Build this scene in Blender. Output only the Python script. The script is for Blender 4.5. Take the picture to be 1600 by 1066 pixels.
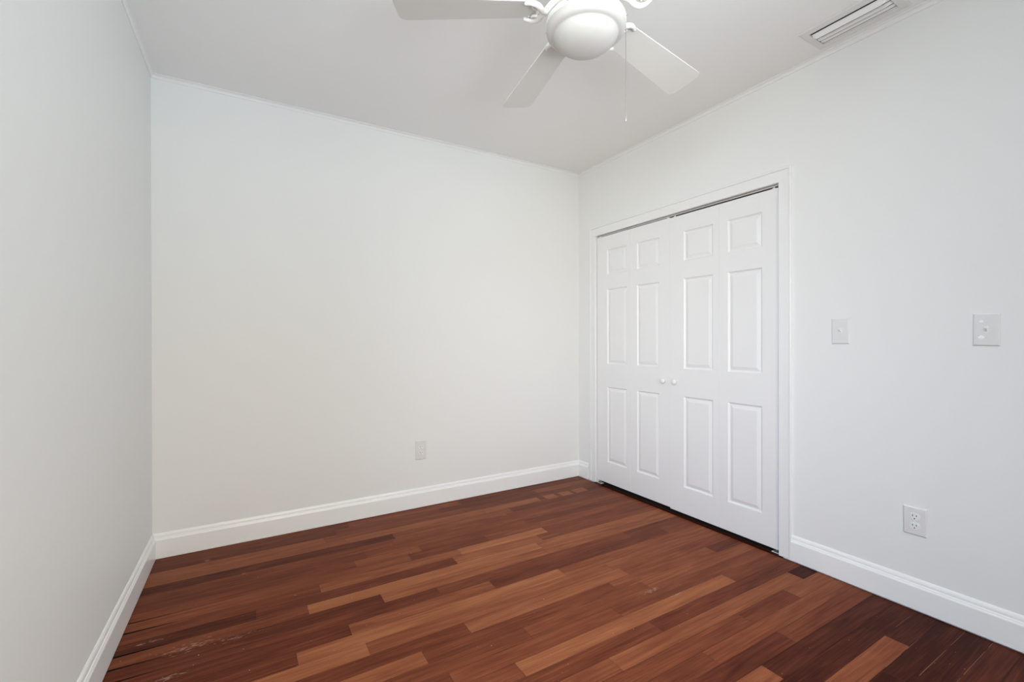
import bpy, bmesh, math, random
from mathutils import Vector, Matrix

# ------------------------------------------------------------------ scene, camera, world, light, exposure
for o in list(bpy.data.objects):
    bpy.data.objects.remove(o, do_unlink=True)
S = bpy.context.scene
C = S.collection
S.view_settings.view_transform = 'Standard'
S.view_settings.look = 'None'
S.view_settings.gamma = 1.0
S.view_settings.use_curve_mapping = False
S.view_settings.exposure = 0.0

# room dimensions (metres)
H = 2.5
XR, D = 2.414, 2.961          # right wall, back wall
XL0, LA = -0.3906, -0.0191    # left wall at the back corner, and its slight splay
YF = -1.15                    # wall behind the camera
OY0, OY1, OZ = 1.321, 2.741, 1.942       # closet opening in the right wall
def xl(y): return XL0 + (D - y) * math.tan(LA)

cam = bpy.data.cameras.new('camera')
cam.sensor_width = 36.0
cam.lens = 16.0
cam.clip_start = 0.02
co = bpy.data.objects.new('camera', cam)
C.objects.link(co)
yaw, pitch, roll = 0.538568, -0.001994, -0.002116
F = Vector((math.sin(yaw)*math.cos(pitch), math.cos(yaw)*math.cos(pitch), math.sin(pitch)))
R = Vector((math.cos(yaw), -math.sin(yaw), 0))
U = R.cross(F)
R2 = R*math.cos(roll) + U*math.sin(roll)
U2 = -R*math.sin(roll) + U*math.cos(roll)
co.matrix_world = Matrix(((R2.x, U2.x, -F.x, 0), (R2.y, U2.y, -F.y, 0), (R2.z, U2.z, -F.z, 1.1262), (0, 0, 0, 1)))
S.camera = co

world = bpy.data.worlds.new('world')
S.world = world
world.use_nodes = True
bg = world.node_tree.nodes['Background']
bg.inputs['Color'].default_value = (0.72, 0.84, 1.0, 1)
bg.inputs['Strength'].default_value = 0.05

# added fill lights at three unseen windows; aims and powers fitted to room brightness
WIN_FRONT = [(-0.25, 1.05, 0.55, 2.15), (1.35, 2.20, 0.55, 2.15)]     # x0, x1, z0, z1
WIN_LEFT = (-0.75, 0.55, 0.55, 2.15)                                 # y0, y1, z0, z1
def fill_light(name, loc, direction, w, h, power, color):
    l = bpy.data.lights.new(name, 'AREA')
    l.shape = 'RECTANGLE'; l.size = w; l.size_y = h
    l.energy = power; l.color = color
    o = bpy.data.objects.new(name, l); C.objects.link(o)
    o.location = loc
    o.rotation_euler = Vector(direction).to_track_quat('-Z', 'Y').to_euler()
    return o
W1C, W2C, WLC = (0.40, YF-0.16, 1.35), (1.775, YF-0.16, 1.35), (xl(0)-0.16, -0.10, 1.35)
# place, direction the light comes in, width, height, spread, power per channel
FILL_LIGHTS = [
    (W1C, (0.25, 0.85, -0.5), 1.3, 1.6, 120, (25.6, 20.4, 14.3)),   # warm fill aimed down into the room
    (W2C, (-0.6, 0.8, 0.0), 0.85, 1.6, 100, (12.2, 14.0, 14.6)),   # level fill towards the back left
    (W1C, (0.3, 0.5, 0.8), 1.3, 1.6, 90, (14.2, 15.2, 14.9)),   # steep upward fill for the ceiling
    (WLC, (0.8, 0.5, -0.4), 1.3, 1.6, 100, (2.4, 6.0, 10.7)),   # blue fill aimed down
    (WLC, (0.72, 0.68, 0.12), 1.3, 1.6, 60, (6.2, 5.8, 4.8)),   # narrow fill aimed at the closet corner
    (WLC, (0.72, 0.68, -0.25), 1.3, 1.6, 60, (4.0, 4.1, 4.6)),   # narrow fill added for the lower closet doors
    (W1C, (0.0, 0.8, 0.6), 1.3, 1.6, 70, (9.4, 11.3, 13.0)),   # upward fill for the ceiling towards the back
]
for loc, d, w_, h_, sp, pw in FILL_LIGHTS:
    top = max(pw)
    l_ = fill_light('window_fill_light', loc, d, w_, h_, top, tuple(c/top for c in pw))
    l_.data.spread = math.radians(sp)

# ------------------------------------------------------------------ materials
def mat(name, color, rough=0.5, metal=0.0, bump=0.0, bscale=200.0, spec=0.5, vary=0.0):
    m = bpy.data.materials.new(name); m.use_nodes = True
    nt = m.node_tree; b = nt.nodes['Principled BSDF']
    b.inputs['Base Color'].default_value = (*color, 1)
    b.inputs['Roughness'].default_value = rough
    b.inputs['Metallic'].default_value = metal
    b.inputs['Specular IOR Level'].default_value = spec
    tc = nt.nodes.new('ShaderNodeTexCoord')
    nz = nt.nodes.new('ShaderNodeTexNoise')
    nz.inputs['Scale'].default_value = bscale
    nz.inputs['Detail'].default_value = 3
    nt.links.new(tc.outputs['Object'], nz.inputs['Vector'])
    if bump > 0:
        bp = nt.nodes.new('ShaderNodeBump')
        bp.inputs['Strength'].default_value = bump
        bp.inputs['Distance'].default_value = 0.002
        nt.links.new(nz.outputs['Fac'], bp.inputs['Height'])
        nt.links.new(bp.outputs['Normal'], b.inputs['Normal'])
    if vary > 0:
        mr = nt.nodes.new('ShaderNodeMapRange')
        mr.inputs['To Min'].default_value = rough - vary
        mr.inputs['To Max'].default_value = rough + vary
        nt.links.new(nz.outputs['Fac'], mr.inputs['Value'])
        nt.links.new(mr.outputs['Result'], b.inputs['Roughness'])
    return m

M_wall = mat('wall_paint', (0.86, 0.87, 0.865), 0.55, bump=0.08, bscale=90, spec=0.3)
M_ceil = mat('ceiling_paint', (0.93, 0.93, 0.925), 0.8, bump=0.06, bscale=120, spec=0.15)
M_trim = mat('trim_paint', (0.88, 0.885, 0.885), 0.3, bump=0.03, bscale=25, spec=0.5)
M_base = mat('baseboard_paint', (0.93, 0.935, 0.935), 0.25, bump=0.04, bscale=20, spec=0.5)
M_door = mat('door_paint', (0.87, 0.875, 0.88), 0.35, bump=0.03, bscale=60, spec=0.5)
M_plate = mat('plate_plastic', (0.80, 0.80, 0.80), 0.25, spec=0.5, bump=0.02, bscale=60)
M_recep = mat('receptacle_plastic', (0.88, 0.88, 0.87), 0.3, bump=0.02, bscale=60)
M_slot = mat('dark_slot', (0.03, 0.028, 0.026), 0.7, bump=0.05)
M_dab = mat('glint_white', (0.97, 0.97, 0.97), 0.6, bump=0.4, bscale=300)
M_vent = mat('vent_enamel', (0.80, 0.80, 0.79), 0.35, bump=0.03, bscale=80)
M_louv = mat('louver_enamel', (0.94, 0.94, 0.94), 0.3, bump=0.03, bscale=80)
M_cavity = mat('duct_dark', (0.02, 0.02, 0.02), 0.8, bump=0.1)
M_steel = mat('zinc_steel', (0.55, 0.55, 0.54), 0.35, metal=0.9, vary=0.1, bscale=60)
M_blade = mat('fan_blade_white', (0.74, 0.73, 0.70), 0.45, bump=0.05, bscale=50)
M_fan = mat('fan_enamel_white', (0.88, 0.87, 0.84), 0.25, bump=0.02, bscale=40)
M_globe = mat('frosted_glass_white', (0.63, 0.62, 0.60), 0.4, bump=0.02, bscale=30)
M_globe.node_tree.nodes['Principled BSDF'].inputs['Subsurface Weight'].default_value = 0.25
M_globe.node_tree.nodes['Principled BSDF'].inputs['Subsurface Scale'].default_value = 0.02
M_track = mat('track_enamel', (0.62, 0.62, 0.61), 0.4, metal=0.3, vary=0.1)
M_chain = mat('chain_metal', (0.36, 0.355, 0.34), 0.35, metal=0.8, vary=0.1)
M_under = mat('subfloor_dark', (0.025, 0.012, 0.008), 0.9, bump=0.2)  # gaps between boards; closet-floor shade also put into this near-black colour
M_edge = mat('worn_board_edge', (0.27, 0.125, 0.075), 0.7, bump=0.3, spec=0.05)

def floor_material():
    m = bpy.data.materials.new('cherry_floorboards'); m.use_nodes = True
    nt = m.node_tree; N = nt.nodes; L = nt.links
    b = N['Principled BSDF']
    geo = N.new('ShaderNodeNewGeometry')
    tone = N.new('ShaderNodeAttribute'); tone.attribute_name = 'tone'
    seed = N.new('ShaderNodeAttribute'); seed.attribute_name = 'seed'
    sc = N.new('ShaderNodeMath'); sc.operation = 'MULTIPLY'; sc.inputs[1].default_value = 37.0
    L.new(seed.outputs['Fac'], sc.inputs[0])
    off = N.new('ShaderNodeCombineXYZ')
    L.new(sc.outputs[0], off.inputs['X']); L.new(sc.outputs[0], off.inputs['Z'])
    add = N.new('ShaderNodeVectorMath'); add.operation = 'ADD'
    L.new(geo.outputs['Position'], add.inputs[0]); L.new(off.outputs[0], add.inputs[1])
    def stretched(sx, sy, detail, dist=0.0):
        mp = N.new('ShaderNodeMapping')
        mp.inputs['Scale'].default_value = (sx, sy, 1)
        L.new(add.outputs[0], mp.inputs['Vector'])
        n = N.new('ShaderNodeTexNoise')
        n.inputs['Scale'].default_value = 1.0
        n.inputs['Detail'].default_value = detail
        n.inputs['Distortion'].default_value = dist
        L.new(mp.outputs[0], n.inputs['Vector'])
        return n
    grain = stretched(5.0, 190.0, 6.0, 0.3)      # fine long pores
    figure = stretched(1.8, 26.0, 3.0, 1.6)      # broad cathedral bands
    blot = stretched(3.5, 9.0, 2.0, 0.5)         # slow drift in colour along a board
    # t = tone + .35*(figure-.5) + .25*(grain-.5) + .15*(blot-.5)
    def madd(src, k, prev):
        a = N.new('ShaderNodeMath'); a.operation = 'SUBTRACT'; a.inputs[1].default_value = 0.5
        L.new(src, a.inputs[0])
        q = N.new('ShaderNodeMath'); q.operation = 'MULTIPLY_ADD'; q.inputs[1].default_value = k
        L.new(a.outputs[0], q.inputs[0]); L.new(prev, q.inputs[2])
        return q.outputs[0]
    t = madd(figure.outputs['Fac'], 0.42, tone.outputs['Fac'])
    t = madd(grain.outputs['Fac'], 0.42, t)
    t = madd(blot.outputs['Fac'], 0.25, t)
    cr = N.new('ShaderNodeValToRGB')
    e = cr.color_ramp.elements
    e[0].position = 0.0; e[0].color = (0.045, 0.010, 0.006, 1)
    e[1].position = 1.0; e[1].color = (0.50, 0.205, 0.088, 1)
    for p, c in ((0.25, (0.115, 0.029, 0.015, 1)), (0.5, (0.215, 0.062, 0.029, 1)), (0.75, (0.335, 0.117, 0.052, 1))):
        n = e.new(p); n.color = c
    L.new(t, cr.inputs['Fac'])
    # pale worn scuffs near the left wall and by the closet: stains with their own shape
    col = cr.outputs['Color']
    rough_extra = None
    for (sx, sy, rx, ry, thr) in ((-0.16, 2.045, 0.10, 0.030, 0.50), (-0.02, 2.02, 0.09, 0.022, 0.53), (-0.21, 1.895, 0.07, 0.015, 0.50),
                                  (1.585, 1.432, 0.05, 0.008, 0.42), (1.665, 1.353, 0.06, 0.005, 0.46), (-0.30, 2.155, 0.05, 0.010, 0.5),
                                  (0.02, 2.55, 0.05, 0.02, 0.6), (-0.15, 2.80, 0.04, 0.03, 0.58)):
        mp = N.new('ShaderNodeVectorMath'); mp.operation = 'SUBTRACT'; mp.inputs[1].default_value = (sx, sy, 0)
        L.new(geo.outputs['Position'], mp.inputs[0])
        dv = N.new('ShaderNodeVectorMath'); dv.operation = 'DIVIDE'; dv.inputs[1].default_value = (rx, ry, 1)
        L.new(mp.outputs[0], dv.inputs[0])
        ln = N.new('ShaderNodeVectorMath'); ln.operation = 'LENGTH'
        L.new(dv.outputs[0], ln.inputs[0])
        nz = N.new('ShaderNodeTexNoise'); nz.inputs['Scale'].default_value = 1.0; nz.inputs['Detail'].default_value = 6
        m2 = N.new('ShaderNodeMapping'); m2.inputs['Scale'].default_value = (45, 140, 1)
        L.new(geo.outputs['Position'], m2.inputs['Vector']); L.new(m2.outputs[0], nz.inputs['Vector'])
        # mask = clamp((noise - thr - 0.25*(len))*12)
        a = N.new('ShaderNodeMath'); a.operation = 'MULTIPLY_ADD'; a.inputs[1].default_value = -0.16; a.inputs[2].default_value = -thr + 0.08
        L.new(ln.outputs['Value'], a.inputs[0])
        s = N.new('ShaderNodeMath'); s.operation = 'ADD'
        L.new(a.outputs[0], s.inputs[0]); L.new(nz.outputs['Fac'], s.inputs[1])
        k = N.new('ShaderNodeMath'); k.operation = 'MULTIPLY'; k.use_clamp = True; k.inputs[1].default_value = 9.0
        L.new(s.outputs[0], k.inputs[0])
        k2 = N.new('ShaderNodeMath'); k2.operation = 'MULTIPLY'; k2.inputs[1].default_value = 0.55
        L.new(k.outputs[0], k2.inputs[0])
        mx = N.new('ShaderNodeMix'); mx.data_type = 'RGBA'
        L.new(k2.outputs[0], mx.inputs['Factor']); L.new(col, mx.inputs['A'])
        mx.inputs['B'].default_value = (0.46, 0.27, 0.21, 1)
        col = mx.outputs['Result']
    # scattered tiny pale nicks
    vo = N.new('ShaderNodeTexNoise'); vo.inputs['Scale'].default_value = 95.0; vo.inputs['Detail'].default_value = 1.0
    L.new(geo.outputs['Position'], vo.inputs['Vector'])
    g = N.new('ShaderNodeMath'); g.operation = 'GREATER_THAN'; g.inputs[1].default_value = 0.80
    L.new(vo.outputs['Fac'], g.inputs[0])
    mx = N.new('ShaderNodeMix'); mx.data_type = 'RGBA'
    L.new(g.outputs[0], mx.inputs['Factor']); L.new(col, mx.inputs['A']); mx.inputs['B'].default_value = (0.5, 0.33, 0.25, 1)
    L.new(mx.outputs['Result'], b.inputs['Base Color'])
    rn = N.new('ShaderNodeMapRange'); rn.inputs['To Min'].default_value = 0.16; rn.inputs['To Max'].default_value = 0.30
    L.new(blot.outputs['Fac'], rn.inputs['Value']); L.new(rn.outputs['Result'], b.inputs['Roughness'])
    b.inputs['Specular IOR Level'].default_value = 0.03
    bp = N.new('ShaderNodeBump'); bp.inputs['Strength'].default_value = 0.10; bp.inputs['Distance'].default_value = 0.001
    L.new(grain.outputs['Fac'], bp.inputs['Height']); L.new(bp.outputs['Normal'], b.inputs['Normal'])
    return m
M_floor = floor_material()

def glass_material():
    m = bpy.data.materials.new('window_glass'); m.use_nodes = True
    nt = m.node_tree; N = nt.nodes; L = nt.links
    N.remove(N['Principled BSDF'])
    t = N.new('ShaderNodeBsdfTransparent'); t.inputs['Color'].default_value = (0.97, 0.98, 0.98, 1)
    g = N.new('ShaderNodeBsdfGlossy'); g.inputs['Roughness'].default_value = 0.02
    x = N.new('ShaderNodeMixShader'); x.inputs['Fac'].default_value = 0.06
    L.new(t.outputs[0], x.inputs[1]); L.new(g.outputs[0], x.inputs[2])
    L.new(x.outputs[0], N['Material Output'].inputs['Surface'])
    return m
M_glass = glass_material()

# ------------------------------------------------------------------ mesh helpers
def obj(name, bm, material, parent=None, smooth=False, bevel=0.0, segs=2, angle=35):
    me = bpy.data.meshes.new(name)
    bmesh.ops.recalc_face_normals(bm, faces=bm.faces)
    bm.to_mesh(me); bm.free()
    o = bpy.data.objects.new(name, me); C.objects.link(o)
    for m in (material if isinstance(material, (list, tuple)) else [material]):
        me.materials.append(m)
    if smooth:
        for p in me.polygons: p.use_smooth = True
    if bevel > 0:
        md = o.modifiers.new('bevel', 'BEVEL'); md.width = bevel; md.segments = segs
        md.limit_method = 'ANGLE'; md.angle_limit = math.radians(angle)
    if parent: o.parent = parent
    return o
def tag(o, label=None, cat=None, group=None, kind=None):
    if label: o['label'] = label
    if cat: o['category'] = cat
    if group: o['group'] = group
    if kind: o['kind'] = kind
    return o
def thing(name, label, cat, loc=(0, 0, 0), rot=(0, 0, 0), group=None, kind=None):
    o = bpy.data.objects.new(name, None); C.objects.link(o)
    o.empty_display_size = 0.05
    o.location = loc; o.rotation_euler = rot
    return tag(o, label, cat, group, kind)
def box(bm, x0, x1, y0, y1, z0, z1):
    v = [bm.verts.new(p) for p in ((x0,y0,z0),(x1,y0,z0),(x1,y1,z0),(x0,y1,z0),(x0,y0,z1),(x1,y0,z1),(x1,y1,z1),(x0,y1,z1))]
    for f in ((0,3,2,1),(4,5,6,7),(0,1,5,4),(1,2,6,5),(2,3,7,6),(3,0,4,7)):
        bm.faces.new([v[i] for i in f])
    return v
def B(*a):
    bm = bmesh.new(); box(bm, *a); return bm
def lathe(bm, prof, segs=48, cx=0, cy=0):
    rings = []
    for r, z in prof:
        if r < 1e-6: rings.append([bm.verts.new((cx, cy, z))])
        else: rings.append([bm.verts.new((cx+r*math.cos(2*math.pi*i/segs), cy+r*math.sin(2*math.pi*i/segs), z)) for i in range(segs)])
    for a, b in zip(rings, rings[1:]):
        for i in range(segs):
            j = (i+1) % segs
            if len(a) == 1 and len(b) == 1: continue
            if len(a) == 1: bm.faces.new((a[0], b[i], b[j]))
            elif len(b) == 1: bm.faces.new((a[i], a[j], b[0]))
            else: bm.faces.new((a[i], a[j], b[j], b[i]))
    return bm
def tube(bm, pts, rad, segs=10):
    """a round tube through points; rad is one radius or one per point; ends rounded off by closing"""
    pts = [Vector(p) for p in pts]
    rs = rad if isinstance(rad, (list, tuple)) else [rad]*len(pts)
    rings = []
    prev = None
    for i, p in enumerate(pts):
        t = (pts[min(i+1, len(pts)-1)] - pts[max(i-1, 0)]).normalized()
        ref = Vector((0, 0, 1)) if abs(t.z) < 0.9 else Vector((1, 0, 0))
        n = t.cross(ref).normalized() if prev is None else (prev - t*prev.dot(t)).normalized()
        prev = n
        bn = t.cross(n)
        rings.append([bm.verts.new(p + rs[i]*(math.cos(2*math.pi*k/segs)*n + math.sin(2*math.pi*k/segs)*bn)) for k in range(segs)])
    for a, b in zip(rings, rings[1:]):
        for k in range(segs):
            j = (k+1) % segs
            bm.faces.new((a[k], a[j], b[j], b[k]))
    bm.faces.new(rings[0][::-1]); bm.faces.new(rings[-1])
    return bm
def sweep(bm, prof, path, inward):
    """sweep a (depth, z) profile along straight runs of floor points with mitred ends; inward = one outward-into-room vector per point"""
    rings = []
    for p, n in zip(path, inward):
        rings.append([bm.verts.new((p[0]+d*n[0], p[1]+d*n[1], z)) for d, z in prof])
    k = len(prof)
    for a, b in zip(rings, rings[1:]):
        for i in range(k):
            j = (i+1) % k
            bm.faces.new((a[i], a[j], b[j], b[i]))
    bm.faces.new(rings[0]); bm.faces.new(rings[-1][::-1])
    return bm
def smooth_path(pts, n=6):
    """Catmull-Rom through points"""
    P = [Vector(p) for p in pts]; out = []
    for i in range(len(P)-1):
        p0, p1, p2, p3 = P[max(i-1,0)], P[i], P[i+1], P[min(i+2,len(P)-1)]
        for k in range(n):
            t = k/n
            out.append(0.5*((2*p1)+(-p0+p2)*t+(2*p0-5*p1+4*p2-p3)*t*t+(-p0+3*p1-3*p2+p3)*t**3))
    out.append(P[-1]); return out

# ------------------------------------------------------------------ the floor, board by board
ROW_W, ROW_Y0 = 0.0749, 0.533
JOINTS = {1: [1.871], 2: [2.101], 4: [1.545], 5: [1.772], 7: [1.746, 2.095], 8: [1.115, 2.271], 9: [1.397], 10: [0.818, 1.979], 12: [0.946],
          13: [2.165], 14: [0.76], 15: [0.398, 1.567], 16: [0.17, 1.337], 17: [0.995, 2.145], 18: [0.762, 1.917], 19: [0.53], 20: [0.241, 1.405],
          21: [0.053], 22: [0.998, 1.549], 23: [0.754, 1.202], 24: [0.494, 0.831], 27: [0.755, 1.538],
          28: [0.506, 1.372, 1.816, 1.866, 1.962, 1.999, 2.095, 2.126, 2.239], 29: [1.372], 30: [1.127], 31: [1.301]}
TONES = {-1: [(2.29, 0.25)], 0: [(2.17, 0.08)], 1: [(1.85, 0.05), (2.18, 0.08)], 2: [(1.98, 0.55), (2.2, 0.1)], 3: [(2.2, 0.12)], 4: [(2.07, 0.15), (1.4, 0.6)], 5: [(1.49, 0.2), (1.84, 0.36)],
         6: [(1.71, 0.5)], 7: [(1.57, 0.42), (1.95, 0.33), (2.15, 0.62)], 8: [(1.0, 0.55), (1.47, 0.65), (2.32, 0.02)],
         9: [(1.08, 0.38), (1.69, 0.28)], 10: [(0.96, 0.78), (0.7, 0.45), (2.1, 0.4)], 11: [(1.0, 0.5)], 12: [(1.0, 0.5), (0.7, 0.42)], 13: [(0.64, 0.40)],
         14: [(0.43, 0.33), (0.91, 0.7), (2.18, 0.5)], 15: [(0.28, 0.8), (0.71, 0.62), (1.78, 0.62)], 16: [(0.05, 0.3), (0.7, 0.6), (1.3, 0.8), (1.5, 0.6)],
         17: [(0.5, 0.55), (1.16, 0.3), (2.3, 0.45)], 18: [(0.17, 0.42), (0.63, 0.3), (1.2, 0.42)], 19: [(0.05, 0.2), (0.8, 0.68), (1.6, 0.66)],
         20: [(0.0, 0.42), (0.73, 0.85), (1.27, 0.85), (1.6, 0.7)], 21: [(-0.04, 0.12), (0.3, 0.3)], 22: [(0.53, 0.62), (1.25, 0.33), (1.39, 0.8), (2.07, 0.42)],
         23: [(0.55, 0.5), (1.11, 0.3), (1.39, 0.78), (1.8, 0.5)], 24: [(0.2, 0.42), (0.78, 0.55), (1.2, 0.42)], 25: [(1.35, 0.45)], 26: [(0.29, 0.42), (1.0, 0.5)],
         27: [(-0.1, 0.15), (0.54, 0.12), (1.0, 0.55), (1.68, 0.3)], 28: [(0.34, 0.62), (0.67, 0.66), (1.5, 0.7), (1.84, 0.35), (1.91, 0.72), (1.98, 0.35), (2.06, 0.7), (2.11, 0.35), (2.2, 0.68)],
         29: [(1.0, 0.45), (1.59, 0.35)], 30: [(0.36, 0.25), (1.5, 0.3)], 31: [(0.5, 0.3), (1.6, 0.28)]}
WEDGES = {20: 0.010, 21: 0.012, 19: 0.008, 23: 0.011, 24: 0.006}     # boards lifted and gapped at the left wall
PALE_SEAMS = {0: (1.6, 2.39), 1: (1.95, 2.39), 2: (1.9, 2.2), 3: (2.2, 2.36), 22: (0.1, 0.98)}
def build_floor():
    rnd = random.Random(11)
    bm = bmesh.new()
    tl = bm.faces.layers.float.new('tone'); sl = bm.faces.layers.float.new('seed')
    XE = XR - 0.013          # boards stop in the shadow gap under the skirtings
    k0 = int(math.floor((YF - ROW_Y0)/ROW_W)) - 1
    for k in range(k0, 34):
        y0 = ROW_Y0 + k*ROW_W; y1 = min(y0 + ROW_W, D - 0.012)
        if y0 >= D - 0.012: break
        X0, X1 = xl((y0+y1)/2) + 0.012, XE
        if OY0 - 0.02 < (y0+y1)/2 < OY1 + 0.02: X1 = XR - 0.022
        js = list(JOINTS.get(k, []))
        # fill the rest of the row with joints at board length
        pts = sorted([X0] + js + [X1]); full = [X0]
        for a, b in zip(pts, pts[1:]):
            x = a
            if b - a > 1.25:
                n = int((b - a)//1.0) + 1
                for i in range(1, n):
                    full.append(a + (b-a)*(i + rnd.uniform(-0.22, 0.22))/n)
            full.append(b)
        for a, b in zip(full, full[1:]):
            tone = None
            for (tx, tv) in TONES.get(k, []):
                if a <= tx < b: tone = tv
            if tone is None:
                tone = min(0.85, max(0.08, rnd.gauss(0.44, 0.13)))
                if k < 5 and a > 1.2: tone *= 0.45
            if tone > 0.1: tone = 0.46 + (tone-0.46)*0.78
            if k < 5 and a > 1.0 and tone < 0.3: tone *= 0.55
            g = 0.0005
            wl = 0.0
            if k in WEDGES and a < -0.30:
                wl = WEDGES[k]
            v = [(a+g, y0+g+wl), (b-g, y0+g), (b-g, y1-g), (a+g, y1-g)]
            if wl:
                mid = min(b-g, xl(y0)+0.20)
                v = [(a+g, y0+g+wl), (mid, y0+g), (b-g, y0+g), (b-g, y1-g), (a+g, y1-g)]
            f = bm.faces.new([bm.verts.new((p[0], p[1], 0.0)) for p in v])
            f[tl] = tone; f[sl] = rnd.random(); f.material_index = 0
    for k, (a, b) in PALE_SEAMS.items():
        y = ROW_Y0 + k*ROW_W
        x = a
        while x < b:
            e = min(b, x + rnd.uniform(0.08, 0.3)); w = rnd.uniform(0.0004, 0.0009)
            f = bm.faces.new([bm.verts.new(p) for p in ((x, y-w, 0.0004), (e, y-w*0.6, 0.0004), (e, y+w*0.6, 0.0004), (x, y+w, 0.0004))])
            f.material_index = 2
            x = e + rnd.uniform(0.0, 0.05)
    # contact shadow of the closet doors, painted as a dark strip on the floor
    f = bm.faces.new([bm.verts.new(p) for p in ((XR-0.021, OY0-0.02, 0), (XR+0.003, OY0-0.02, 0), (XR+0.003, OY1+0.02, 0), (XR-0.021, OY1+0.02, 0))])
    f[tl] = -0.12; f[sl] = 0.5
    f0 = len(bm.faces)
    box(bm, -0.52, XR+0.62, YF-0.2, D+0.02, -0.10, -0.006)
    bm.faces.ensure_lookup_table()
    for f in bm.faces[f0:]: f.material_index = 1
    me = bpy.data.meshes.new('floor')
    bm.normal_update()
    for f in bm.faces[:f0]:
        if f.normal.z < 0: f.normal_flip()
    bm.to_mesh(me); bm.free()
    o = bpy.data.objects.new('floor', me); C.objects.link(o)
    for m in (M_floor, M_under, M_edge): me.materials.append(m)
    return tag(o, kind='structure', label='glossy red brown hardwood floor of narrow boards')
build_floor()

# ------------------------------------------------------------------ shell
T = 0.14
def struct(name, bm, m, **k):
    return tag(obj(name, bm, m, **k), kind='structure')
struct('ceiling', B(-0.8, XR+0.75, YF-0.2, D+0.2, H, H+0.12), M_ceil)
struct('wall_back', B(-0.8, XR+0.75, D, D+T, -0.1, H), M_wall)
bm = bmesh.new()   # right wall around the closet opening
box(bm, XR, XR+T, YF, OY0-0.018, -0.1, H)
box(bm, XR, XR+T, OY1+0.018, D, -0.1, H)
box(bm, XR, XR+T, OY0-0.018, OY1+0.018, OZ+0.018, H)
struct('wall_right', bm, M_wall)
bm = bmesh.new()   # closet behind the doors
box(bm, XR+0.60, XR+0.60+0.05, 1.0, D, 0, H)
box(bm, XR+T, XR+0.60, 1.0, 1.05, 0, H)
struct('wall_closet', bm, M_wall)
bm = bmesh.new()   # left wall, slightly splayed, with its window behind the camera's view
def lw(bm, y0, y1, z0, z1):
    v = [bm.verts.new(p) for p in ((xl(y0)-T, y0, z0), (xl(y0), y0, z0), (xl(y1), y1, z0), (xl(y1)-T, y1, z0),
                                   (xl(y0)-T, y0, z1), (xl(y0), y0, z1), (xl(y1), y1, z1), (xl(y1)-T, y1, z1))]
    for f in ((0,3,2,1),(4,5,6,7),(0,1,5,4),(1,2,6,5),(2,3,7,6),(3,0,4,7)):
        bm.faces.new([v[i] for i in f])
a0, a1, b0, b1 = WIN_LEFT
lw(bm, YF, a0, -0.1, H); lw(bm, a1, D, -0.1, H); lw(bm, a0, a1, -0.1, b0); lw(bm, a0, a1, b1, H)
struct('wall_left', bm, M_wall)
bm = bmesh.new()   # wall behind the camera with two windows
xs = [xl(YF)-T] + [v for w in WIN_FRONT for v in (w[0], w[1])] + [XR+T]
box(bm, xs[0], xs[1], YF-T, YF, -0.1, H); box(bm, xs[2], xs[3], YF-T, YF, -0.1, H); box(bm, xs[4], xs[5], YF-T, YF, -0.1, H)
for w in WIN_FRONT:
    box(bm, w[0], w[1], YF-T, YF, -0.1, w[2]); box(bm, w[0], w[1], YF-T, YF, w[3], H)
struct('wall_front', bm, M_wall)

def window(name, w, h):
    """sash window in local coordinates: x along the wall, z up, y through the wall"""
    r = thing(name, None, None, kind='structure')
    bm = bmesh.new(); f = 0.045
    for a in ((0, f, -0.03, 0.03, 0, h), (w-f, w, -0.03, 0.03, 0, h), (f, w-f, -0.03, 0.03, 0, f), (f, w-f, -0.03, 0.03, h-f, h), (f, w-f, -0.02, 0.02, h/2-0.02, h/2+0.02)):
        box(bm, *a)
    obj('window_frame', bm, M_trim, r)
    obj('pane', B(f, w-f, -0.002, 0.002, f, h-f), M_glass, r)
    return r
for i, w in enumerate(WIN_FRONT):
    r = window('window_%d' % (i+1), w[1]-w[0], w[3]-w[2]); r.location = (w[0], YF-0.08, w[2])
r = window('window_3', WIN_LEFT[1]-WIN_LEFT[0], WIN_LEFT[3]-WIN_LEFT[2])
r.location = (xl(0)-0.08, WIN_LEFT[0], WIN_LEFT[2]); r.rotation_euler = (0, 0, math.pi/2 - LA)

# baseboards: tall flat face, a bead, a groove and a tapering cap
def base_prof(z0, h):
    t = 0.016
    return [(0, z0), (t, z0), (t, h-0.034), (t-0.001, h-0.031), (t-0.0035, h-0.0265), (t-0.0045, h-0.023), (t-0.0075, h-0.021), (t-0.0078, h-0.019),
            (t-0.0085, h-0.012), (t-0.0105, h-0.006), (t-0.0132, h-0.0015), (t-0.0142, h), (0, h)]
CW_OUT = 0.062      # closet casing width
nl = (math.cos(LA), math.sin(LA))
def corner(nl_, nb):     # mitre vector where two wall normals meet
    a, b = Vector(nl_), Vector(nb)
    s = a + b
    return tuple(s / (1 + a.dot(b)))
cl = corner((math.cos(LA), -math.sin(-LA)), (0, -1)); crr = corner((-1, 0), (0, -1))
fl_ = corner((math.cos(LA), math.sin(LA)), (0, 1)); fr_ = corner((-1, 0), (0, 1))
PB = base_prof(0.003, 0.130); PR = base_prof(0.005, 0.131)
bm = sweep(bmesh.new(), PB, [(xl(D), D), (XR, D)], [cl, crr]); struct('baseboard_back', bm, M_base)
bm = sweep(bmesh.new(), PB, [(xl(YF), YF), (xl(D), D)], [fl_, cl]); struct('baseboard_left', bm, M_base)
bm = sweep(bmesh.new(), PR, [(XR, YF), (XR, OY0-CW_OUT)], [fr_, (-1, 0)]); struct('baseboard_right', bm, M_base)
bm = sweep(bmesh.new(), PB, [(XR, OY1+CW_OUT+0.03), (XR, D)], [(-1, 0), crr]); struct('baseboard_right', bm, M_base)
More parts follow.
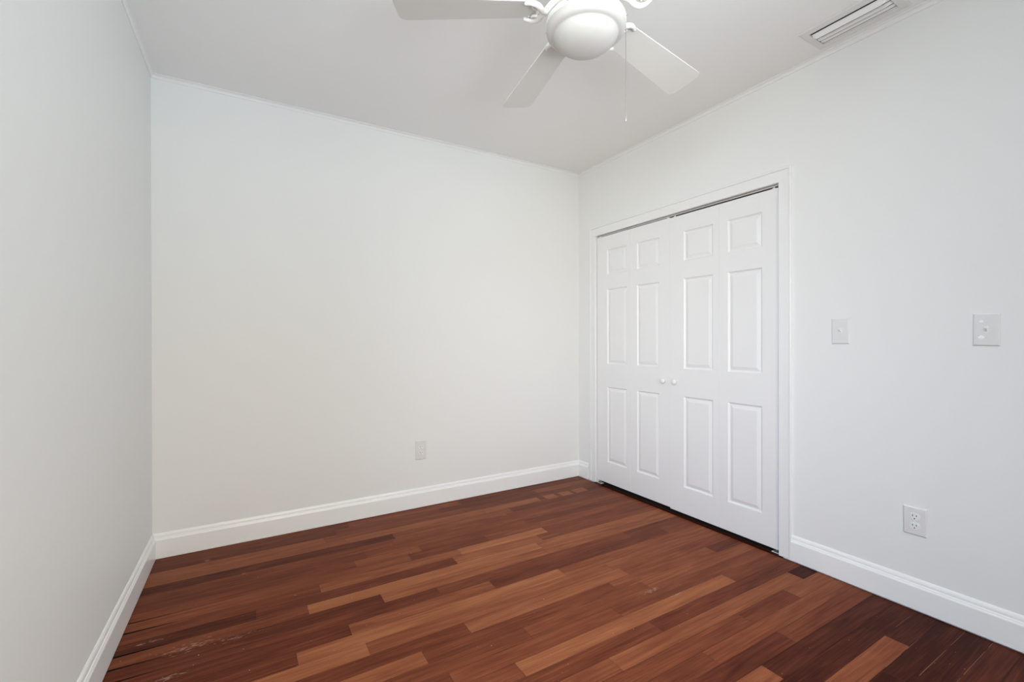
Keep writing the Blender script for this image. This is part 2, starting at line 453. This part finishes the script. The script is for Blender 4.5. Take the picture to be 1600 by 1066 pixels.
bm = sweep(bmesh.new(), PB, [(xl(YF), YF), (XR, YF)], [fl_, fr_]); struct('baseboard_front', bm, M_base)

# small crown moulding
cw, cd = 0.0193, 0.0204
PC = [(0, H), (0, H-cd), (0.004, H-cd)] + [(0.004 + (cw-0.004)*(1-math.cos(a)), H-cd+(cd-0.0035)*math.sin(a)) for a in (0.4, 0.8, 1.2, 1.5708)] + [(cw, H)]
for i, (p, n) in enumerate((([(xl(YF), YF), (xl(D), D)], [fl_, cl]), ([(xl(D), D), (XR, D)], [cl, crr]), ([(XR, YF), (XR, D)], [fr_, crr]), ([(xl(YF), YF), (XR, YF)], [fl_, fr_]))):
    struct('trim_%d' % (i+1), sweep(bmesh.new(), PC, p, n), M_trim)

# closet casing (flat board with a raised back band) and jamb lining
def casing():
    bm = bmesh.new(); t = 0.012; w = 0.064
    zc = OZ + 0.074
    # profile across the width: u from opening edge (0) to outer edge (w): depth
    prof = [(0, 0), (0, t-0.002), (0.002, t), (w-0.016, t), (w-0.013, t-0.002), (w-0.011, t+0.003), (w-0.003, t+0.0045), (w, t+0.002), (w, 0)]
    wh = 0.074
    def ring(y, z, sy, sz):
        return [bm.verts.new((XR-d, y + sy*u, z + sz*u*(wh/w))) for u, d in prof]
    r = [ring(OY0, 0.004, -1, 0), ring(OY0, OZ, -1, 1), ring(OY1, OZ, 1, 1), ring(OY1, 0.006, 1, 0)]
    n = len(prof)
    for a, b in zip(r, r[1:]):
        for i in range(n-1):
            bm.faces.new((a[i], a[i+1], b[i+1], b[i]))
    bm.faces.new(r[0]); bm.faces.new(r[-1])
    return bm
struct('trim_5', casing(), M_trim)
bm = bmesh.new()
box(bm, XR-0.0005, XR+T, OY0-0.018, OY0, 0.004, OZ+0.018)
box(bm, XR-0.0005, XR+T, OY1, OY1+0.018, 0.006, OZ+0.018)
box(bm, XR-0.0005, XR+0.036, OY0, OY1, OZ, OZ+0.018)
struct('trim_6', bm, M_trim)

# ------------------------------------------------------------------ bifold closet doors
FX = XR + 0.004           # door face plane
TH = 0.034
PROWS = [(0.188, 0.766), (0.941, 1.516), (1.626, 1.816)]
def leaf_bm(y0, y1, p0, p1, z0, z1, fx):
    """one bifold leaf: face towards -X at fx, panel column between p0..p1, with moulded raised panels"""
    bm = bmesh.new()
    ys = [y0, p0, p1, y1]
    zs = [z0] + [v for r in PROWS for v in r] + [z1]
    V = {}
    def vert(x, y, z):
        k = (round(x, 5), round(y, 5), round(z, 5))
        if k not in V: V[k] = bm.verts.new((x, y, z))
        return V[k]
    def quad(a, b, c, d): bm.faces.new((a, b, c, d))
    for i in range(3):
        for j in range(len(zs)-1):
            if i == 1 and j % 2 == 1: continue
            quad(vert(fx, ys[i], zs[j]), vert(fx, ys[i], zs[j+1]), vert(fx, ys[i+1], zs[j+1]), vert(fx, ys[i+1], zs[j]))
    steps = [(0.0, 0.0), (0.003, 0.0045), (0.008, 0.0085), (0.011, 0.0088), (0.014, 0.0080), (0.030, 0.0022), (0.033, 0.0018)]
    for (a, b) in PROWS:
        prev = None
        for ins, dep in steps:
            x = fx + dep
            r = [vert(x, p0+ins, a+ins), vert(x, p1-ins, a+ins), vert(x, p1-ins, b-ins), vert(x, p0+ins, b-ins)]
            if prev:
                for q in range(4):
                    quad(prev[q], prev[(q+1) % 4], r[(q+1) % 4], r[q])
            prev = r
        bm.faces.new(prev)
    # sides and back
    bx = fx + TH
    def side(pts):
        for (ya, za), (yb, zb) in zip(pts, pts[1:]):
            quad(vert(fx, ya, za), vert(fx, yb, zb), vert(bx, yb, zb), vert(bx, ya, za))
    side([(y0, z) for z in zs]); side([(y1, z) for z in zs]); side([(y, z0) for y in ys]); side([(y, z1) for y in ys])
    f = [vert(bx, y0, z) for z in zs] + [vert(bx, y, z1) for y in ys[1:]] + [vert(bx, y1, z) for z in reversed(zs[:-1])] + [vert(bx, y, z0) for y in reversed(ys[1:-1])]
    bm.faces.new(f)
    return bm
def knob_bm(y, z, fx):
    bm = bmesh.new()
    prof = [(0.0, 0.0), (0.0085, 0.0), (0.0085, 0.002), (0.006, 0.004), (0.006, 0.010), (0.0125, 0.013), (0.0162, 0.018), (0.0168, 0.0225), (0.0150, 0.0268), (0.009, 0.0298), (0.0, 0.0306)]
    lathe(bm, prof, 28)
    bmesh.ops.transform(bm, verts=bm.verts, matrix=Matrix.Translation((fx, y, z)) @ Matrix.Rotation(-math.pi/2, 4, 'Y'))
    return bm
def door(name, label, leaves, z0, z1, fx, knob_y, knob_z, pins):
    r = thing(name, label, 'closet door', (fx, leaves[0][0], 0), kind='structure')
    bpy.context.view_layer.update()
    inv = r.matrix_world.inverted()
    def sub(nm, bm, m, **k):
        bmesh.ops.transform(bm, verts=bm.verts, matrix=inv)
        return obj(nm, bm, m, r, **k)
    for (a, b, p0, p1) in leaves:
        sub('leaf', leaf_bm(a, b, p0, p1, z0, z1, fx), M_door, bevel=0.0015, angle=80)
    sub('knob', knob_bm(knob_y, knob_z, fx), M_fan, smooth=True)
    for y in pins:
        bm = bmesh.new()
        tube(bm, [(fx+TH/2-0.006, y, z1-0.001), (fx+TH/2-0.006, y, OZ-0.002)], 0.0045, 10)
        box(bm, fx+0.004, fx+0.024, y-0.007, y+0.007, z1, z1+0.004)
        sub('pivot_pin', bm, M_fan)
    return r
MID = 2.0295
door('door_1', 'white six-panel bifold closet door next to the room corner', [(2.3855, OY1-0.004, 2.4205, 2.625), (MID+0.001, 2.3849, 2.120, 2.3205)],
     0.027, 1.9275, FX+0.002, 2.075, 0.853, (OY1-0.035, MID+0.02))
door('door_2', 'white six-panel bifold closet door nearer to the light switches', [(1.6735, MID, 1.7135, 1.9215), (OY0+0.003, 1.6729, 1.4155, 1.6175)],
     0.021, 1.9225, FX, 1.981, 0.853, (MID-0.035, OY0+0.035))

# track in the head of the opening
bm = bmesh.new()
tx = FX + 0.006
box(bm, tx, tx+0.0015, OY0+0.002, OY1-0.002, OZ-0.0105, OZ-0.0005)
box(bm, tx, tx+0.0255, OY0+0.002, OY1-0.002, OZ-0.002, OZ-0.0005)
tag(obj('closet_track', bm, M_track), 'thin grey metal track along the top of the closet opening', 'door track')

# pivot brackets on the floor at both jambs
def bracket(y_jamb, s, label):
    r = thing('pivot_bracket', label, 'bracket', (FX, y_jamb, 0), group='floor brackets under the closet doors')
    bm = bmesh.new()
    ya, yb = sorted((0.0, s*0.046))
    box(bm, 0.002, 0.032, ya, yb, 0.0005, 0.004)
    bz = sorted((0.0, s*0.0025)); box(bm, 0.002, 0.032, bz[0], bz[1], 0.004, 0.019)
    obj('base_plate', bm, M_fan, r, bevel=0.0006)
    bm = bmesh.new()
    for k in range(5):
        y = s*(0.008 + 0.006*k)
        a, b = sorted((y, y + s*0.0028)); box(bm, 0.003, 0.030, a, b, 0.0042, 0.0095)
    obj('teeth', bm, M_steel, r)
    obj('pin', tube(bmesh.new(), [(0.017, s*0.026, 0.004), (0.017, s*0.026, 0.0195)], 0.004, 10), M_steel, r)
    return r
bracket(OY0+0.0005, 1, 'small white notched pivot bracket on the floor beneath the closet door nearer the switches')
bracket(OY1-0.0005, -1, 'small white pivot bracket on the floor beneath the closet door by the room corner')

# ------------------------------------------------------------------ wall plates. Local frame: x along the wall, z up, -y out of the wall
def plate_bm(w, h, d=0.006):
    bm = bmesh.new()
    r = []
    for ins, y in ((0, 0), (0, -0.002), (0.003, -d+0.0008), (0.0045, -d)):
        a, b = w/2-ins, h/2-ins
        r.append([bm.verts.new(p) for p in ((-a, y, -b), (a, y, -b), (a, y, b), (-a, y, b))])
    for p, q in zip(r, r[1:]):
        for i in range(4): bm.faces.new((p[i], p[(i+1) % 4], q[(i+1) % 4], q[i]))
    bm.faces.new(r[-1]); bm.faces.new(r[0][::-1])
    return bm
def disc_bm(r, y0, y1, x, z, n=16, flat=0.0):
    bm = bmesh.new()
    def ring(y, k): 
        out = []
        for i in range(n):
            a = 2*math.pi*i/n
            px, pz = r*k*math.cos(a), r*k*math.sin(a)
            if flat: pz = max(-flat, min(flat, pz))
            out.append(bm.verts.new((x+px, y, z+pz)))
        return out
    a, b, c = ring(y0, 1), ring(y1*0.8+y0*0.2, 1), ring(y1, 0.9)
    for p, q in ((a, b), (b, c)):
        for i in range(n): bm.faces.new((p[i], p[(i+1) % n], q[(i+1) % n], q[i]))
    bm.faces.new(c); bm.faces.new(a[::-1])
    return bm
def outlet(label, loc, rz, w, h, lean=0.0):
    r = thing('wall_outlet', label, 'outlet', loc, (0, lean, rz), 'duplex wall outlets')
    obj('cover_plate', plate_bm(w, h), M_plate, r)
    for z in (0.0195, -0.0195):
        c = obj('receptacle', disc_bm(0.0172, -0.0055, -0.0082, 0, z, 28, 0.0140), M_recep, r)
        for sx, hh in ((-0.0063, 0.0075), (0.0063, 0.0062)):
            obj('slot', B(sx-0.0013, sx+0.0013, -0.0085, -0.006, z+0.003-hh/2+0.001, z+0.003+hh/2+0.001), M_slot, c)
        obj('ground_hole', disc_bm(0.0024, -0.006, -0.0086, 0, z-0.0078, 12), M_slot, c)
    s = disc_bm(0.0032, -0.006, -0.0075, 0, 0, 14); box(s, -0.0025, 0.0025, -0.0078, -0.0072, -0.0004, 0.0004)
    obj('screw', s, M_recep, r)
    return r
def switch(label, loc, rz, w, h, up, dabs=(), lean=0.0):
    r = thing('light_switch', label, 'light switch', loc, (0, lean, rz), 'toggle light switches')
    obj('cover_plate', plate_bm(w, h), M_plate, r)
    obj('toggle_frame', B(-0.0055, 0.0055, -0.0068, -0.005, -0.0125, 0.0125), M_slot if False else M_recep, r, bevel=0.0006)
    bm = bmesh.new()
    s = 1 if up else -1
    v0 = [(-0.004, -0.0065, -0.0075), (0.004, -0.0065, -0.0075), (0.004, -0.0065, 0.0075), (-0.004, -0.0065, 0.0075)]
    v1 = [(-0.003, -0.017, s*0.007-0.0025), (0.003, -0.017, s*0.007-0.0025), (0.003, -0.0175, s*0.007+0.0025), (-0.003, -0.0175, s*0.007+0.0025)]
    a = [bm.verts.new(p) for p in v0]; b = [bm.verts.new(p) for p in v1]
    for i in range(4): bm.faces.new((a[i], a[(i+1) % 4], b[(i+1) % 4], b[i]))
    bm.faces.new(b); bm.faces.new(a[::-1])
    obj('toggle', bm, M_recep, r, bevel=0.0008)
    for z in (0.030, -0.030):
        sb = disc_bm(0.0030, -0.006, -0.0074, 0, z, 14); box(sb, -0.0024, 0.0024, -0.0077, -0.0071, z-0.0004, z+0.0004)
        obj('screw', sb, M_plate, r)
    rnd = random.Random(3)
    for (dx, dz, rad) in dabs:  # glints on the switch plate, shaped as raised white dabs
        bm = bmesh.new()
        ang = [2*math.pi*i/18 for i in range(18)]
        rr = [rad*(1+rnd.uniform(-0.22, 0.22)) for _ in ang]
        o0 = [bm.verts.new((dx+q*math.cos(t), -0.0060, dz+q*math.sin(t))) for q, t in zip(rr, ang)]
        o1 = [bm.verts.new((dx+0.65*q*math.cos(t), -0.0076, dz+0.65*q*math.sin(t))) for q, t in zip(rr, ang)]
        for i in range(18): bm.faces.new((o0[i], o0[(i+1) % 18], o1[(i+1) % 18], o1[i]))
        c = bm.verts.new((dx, -0.008, dz))
        for i in range(18): bm.faces.new((o1[i], o1[(i+1) % 18], c))
        d = obj('glint_dab', bm, M_dab, r); d['label'] = 'raised white dab standing for a glint'
    return r
RW = -math.pi/2    # local -y points to -X on the right wall; local +x points to -Y (towards the camera)
outlet('white duplex outlet low on the long back wall above the baseboard', (1.047, D, 0.3845), 0, 0.074, 0.128)
outlet('white duplex outlet low on the closet wall below the light switches', (XR, 0.766, 0.368), RW, 0.078, 0.116)
switch('white toggle light switch beside the closet door casing', (XR, 1.039, 1.166), RW, 0.074, 0.122, True)
switch('white toggle light switch far from the closet, with glint dabs on its plate', (XR, 0.5545, 1.1615), RW, 0.074, 0.122, True,
       dabs=((-0.0135, 0.0300, 0.0062), (-0.0135, -0.0300, 0.0085)), lean=0.012)

# ------------------------------------------------------------------ ceiling air vent
def vent():
    r = thing('air_vent', 'white louvered air vent in the ceiling above the closet wall', 'air vent', (2.266, 0.932, H))
    ox, oy = 2.266, 0.932
    X0, X1, Y0, Y1 = 2.163-ox, 2.364-ox, 0.760-oy, 1.101-oy
    x0, x1, y0, y1 = 2.199-ox, 2.326-ox, 0.793-oy, 1.072-oy
    bm = bmesh.new()
    rings = []
    for (a, b, c, d, z) in ((X0, X1, Y0, Y1, -0.0002), (X0, X1, Y0, Y1, -0.0025), (X0+0.006, X1-0.006, Y0+0.006, Y1-0.006, -0.005),
                            (x0-0.012, x1+0.012, y0-0.012, y1+0.012, -0.0062), (x0, x1, y0, y1, -0.0062), (x0, x1, y0, y1, -0.0004)):
        rings.append([bm.verts.new(p) for p in ((a, c, z), (b, c, z), (b, d, z), (a, d, z))])
    for p, q in zip(rings, rings[1:]):
        for i in range(4): bm.faces.new((p[i], p[(i+1) % 4], q[(i+1) % 4], q[i]))
    obj('frame', bm, M_vent, r)
    obj('duct_opening', B(x0+0.001, x1-0.001, y0+0.001, y1-0.001, -0.0012, -0.0003), M_cavity, r)
    bm = bmesh.new()
    n = 24
    for k, xs in enumerate((0.0175, 0.0680, 0.0985, 0.1245)):
        xt = x0 + xs; chord = (0.015, 0.006, 0.005, 0.003)[k]; drop = (0.0200, 0.0135, 0.0105, 0.0035)[k]
        prof = []
        for i in range(7):
            t = i/6
            prof.append((xt + chord*(t**1.2), -0.0014 - drop*t))
        th = 0.0012
        cols = []
        for j in range(n+1):
            y = y0+0.003 + (y1-y0-0.006)*j/n
            # ends curl up towards the frame
            e = min(1.0, (y-(y0+0.003))/0.016); e2 = min(1.0, ((y1-0.003)-y)/0.012)
            s = math.sin(0.5*math.pi*e)**0.8 if e < 1 else 1.0
            s *= 0.55+0.45*(math.sin(0.5*math.pi*e2) if e2 < 1 else 1.0)
            s = max(s, 0.45)
            cols.append([(px if True else px, y, pz*s) for px, pz in prof])
        A = [[bm.verts.new((p[0]-0.0*s, p[1], p[2])) for p in c] for c in cols]
        Bk = [[bm.verts.new((p[0]+th, p[1], p[2]+th*0.4)) for p in c] for c in cols]
        for j in range(n):
            for i in range(6):
                bm.faces.new((A[j][i], A[j+1][i], A[j+1][i+1], A[j][i+1]))
                bm.faces.new((Bk[j][i], Bk[j][i+1], Bk[j+1][i+1], Bk[j+1][i]))
            bm.faces.new((A[j][6], A[j+1][6], Bk[j+1][6], Bk[j][6])); bm.faces.new((A[j][0], Bk[j][0], Bk[j+1][0], A[j+1][0]))
        for j in (0, n):
            for i in range(6): bm.faces.new((A[j][i], A[j][i+1], Bk[j][i+1], Bk[j][i]))
    # each louver's top flange, stopping short of the next louver to leave a slit
    tops = [x0 + v for v in (0.0175, 0.0680, 0.0985, 0.1245)] + [x1 + 0.004]
    for a, b in zip(tops, tops[1:]):
        box(bm, a, b-0.006, y0+0.003, y1-0.003, -0.0026, -0.0016)
    obj('louvers', bm, M_louv, r)
vent()

# ------------------------------------------------------------------ ceiling fan
FC = Vector((0.970, 1.152))
FAN_A0 = -1.115 ; BR = 0.615; BW1, BW0 = 0.142, 0.110
def fan():
    zb = 2.205
    r = thing('ceiling_fan', 'white five-blade ceiling fan with frosted bowl light and pull chain', 'ceiling fan', (FC.x, FC.y, H))
    Z = lambda z: z - H
    # canopy, rod, motor
    bm = lathe(bmesh.new(), [(0.0, Z(H)), (0.066, Z(H)), (0.066, Z(H)-0.006), (0.058, Z(H)-0.028), (0.030, Z(H)-0.046), (0.016, Z(H)-0.05), (0.0, Z(H)-0.05)], 40)
    obj('canopy', bm, M_fan, r, smooth=True)
    obj('downrod', tube(bmesh.new(), [(0, 0, -0.05), (0, 0, Z(2.372))], 0.011, 16), M_fan, r, smooth=True)
    bm = lathe(bmesh.new(), [(0, Z(2.375)), (0.04, Z(2.374)), (0.085, Z(2.362)), (0.108, Z(2.342)), (0.114, Z(2.32)), (0.114, Z(2.285)), (0.108, Z(2.265)), (0.094, Z(2.250)), (0.094, Z(2.244)), (0.0, Z(2.244))], 48)
    obj('motor_housing', bm, M_fan, r, smooth=True)
    bm = lathe(bmesh.new(), [(0, Z(2.244)), (0.082, Z(2.243)), (0.082, Z(2.218)), (0.070, Z(2.214)), (0.064, Z(2.208)), (0.064, Z(2.172)), (0.072, Z(2.166)), (0, Z(2.166))], 48)
    obj('switch_housing', bm, M_fan, r, smooth=True)
    # fitter pan that holds the bowl
    bm = lathe(bmesh.new(), [(0, Z(2.176)), (0.070, Z(2.176)), (0.110, Z(2.172)), (0.127, Z(2.165)), (0.1295, Z(2.160)), (0.1295, Z(2.1475)), (0.127, Z(2.146)), (0, Z(2.146))], 64)
    fit = obj('light_fitter', bm, M_fan, r, smooth=True)
    for a in (-0.9, 0.75, 2.3, 3.6):
        bm = disc_bm(0.0028, 0, -0.004, 0, 0, 10)
        bmesh.ops.transform(bm, verts=bm.verts, matrix=Matrix.Rotation(a, 4, 'Z') @ Matrix.Translation((0.1292, 0, Z(2.1545))) @ Matrix.Rotation(math.pi/2, 4, 'Z'))
        obj('thumb_screw', bm, M_steel, fit)
    bm = lathe(bmesh.new(), [(0.1255, Z(2.1475)), (0.1275, Z(2.143)), (0.1275, Z(2.136)), (0.1245, Z(2.127)), (0.1190, Z(2.1215)), (0.1125, Z(2.1188)), (0.1070, Z(2.1185)),
                             (0.1040, Z(2.1170)), (0.1028, Z(2.1135)), (0.0995, Z(2.1065)), (0.0930, Z(2.0970)), (0.0800, Z(2.0870)), (0.0620, Z(2.0788)), (0.0420, Z(2.0738)), (0.0200, Z(2.0714)), (0, Z(2.0710))], 72)
    obj('glass_bowl', bm, M_globe, r, smooth=True)
    # pull chain from the switch housing, over the fitter rim, with a small fob
    cdir = Vector((math.cos(yaw), -math.sin(yaw)))
    cx, cy = cdir.x*0.1315, cdir.y*0.1315
    bm = bmesh.new()
    tube(bm, [(cx*0.48, cy*0.48, Z(2.185)), (cx*0.8, cy*0.8, Z(2.181)), (cx, cy, Z(2.172)), (cx, cy, Z(2.12))], 0.0009, 8)
    z = 2.12
    tube(bm, [(cx, cy, Z(2.12)), (cx, cy, Z(1.858))], 0.0008, 6)
    ch = obj('pull_chain', bm, M_chain, r)
    bm = lathe(bmesh.new(), [(0, Z(1.860)), (0.0014, Z(1.859)), (0.0026, Z(1.853)), (0.0026, Z(1.842)), (0.0016, Z(1.8385)), (0, Z(1.838))], 14, cx, cy)
    obj('chain_fob', bm, M_steel, ch, smooth=True)
    # blades, each with its scrolled iron
    TAU = -0.195
    sag = {1: 0.030, 2: 0.025, 3: 0.006, 0: 0.02, 4: 0.02}
    da = {1: 0.009, 2: 0.006, 3: -0.030, 0: 0, 4: 0}
    for k in range(5):
        a = FAN_A0 + 2*math.pi*k/5 + da[k]
        m = Matrix.Rotation(a, 4, 'Z')
        r0 = 0.160; s0 = sag[k]
        def P(rad, s, up=0.0):     # blade plane point: rad along, s across (metres)
            return Vector((rad, s*math.cos(TAU) - up*math.sin(TAU), s*math.sin(TAU) + up*math.cos(TAU) + Z(zb) - s0*rad/BR))
        def width(rad): return BW0 + (BW1-BW0)*(rad-0.215)/(BR-0.215)
        # outline with rounded corners
        out = []
        def arc(cx_, cy_, rr, t0, t1, n=7):
            for i in range(n+1):
                t = t0 + (t1-t0)*i/n
                out.append((cx_+rr*math.cos(t), cy_+rr*math.sin(t)))
        hw1, hw0 = BW1/2, width(r0)/2
        rc = 0.026
        arc(BR-rc, hw1-rc, rc, math.pi/2, 0); arc(BR-rc, -hw1+rc, rc, 0, -math.pi/2)
        arc(r0+0.03, -hw0+0.03, 0.03, -math.pi/2, -math.pi); arc(r0+0.03, hw0-0.03, 0.03, math.pi, math.pi/2)
        bm = bmesh.new()
        th = 0.0028
        top = [bm.verts.new(m @ P(x, y, th)) for x, y in out]; bot = [bm.verts.new(m @ P(x, y, -th)) for x, y in out]
        bm.faces.new(top); bm.faces.new(bot[::-1])
        for i in range(len(out)):
            j = (i+1) % len(out); bm.faces.new((top[i], bot[i], bot[j], top[j]))
        obj('blade', bm, M_blade, r, bevel=0.0012, angle=50)
        # iron: flat arm from the hub, then a forked scroll hugging the underside of the blade
        bm = bmesh.new()
        arm = [m @ Vector((0.078, 0, Z(2.236))), m @ Vector((0.095, 0.0, Z(2.232))), m @ Vector((0.112, 0.0, Z(2.218))), m @ P(0.132, 0.0, -0.010)]
        q = smooth_path(arm, 5); tube(bm, q, [0.011]*len(q), 12)
        for s in (-1, 1):
            # prong sweeping out to the blade edge and curling back in
            pr = [P(0.126, 0.0, -0.010), P(0.142, s*0.014, -0.011), P(0.150, s*0.034, -0.012), P(0.163, s*0.050, -0.0105), P(0.182, s*0.054, -0.0085), P(0.200, s*0.047, -0.0075)]
            q = smooth_path([m @ p for p in pr], 6)
            tube(bm, q, [0.0080 + 0.0020*math.sin(math.pi*i/(len(q)-1)) - 0.0035*(i/(len(q)-1))**3 for i in range(len(q))], 12)
            # inner scroll
            pr = [P(0.148, s*0.030, -0.011), P(0.160, s*0.022, -0.010), P(0.172, s*0.026, -0.009), P(0.173, s*0.036, -0.009)]
            q = smooth_path([m @ p for p in pr], 5); tube(bm, q, [0.0055 - 0.002*i/(len(q)-1) for i in range(len(q))], 10)
        for s in (-1, 1):    # blade screws
            c0 = m @ P(0.181, s*0.040, -0.0035); c1 = m @ P(0.181, s*0.040, -0.0058)
            tube(bm, [c0, c1], 0.005, 10)
        obj('blade_iron', bm, M_fan, r, smooth=True)
fan()
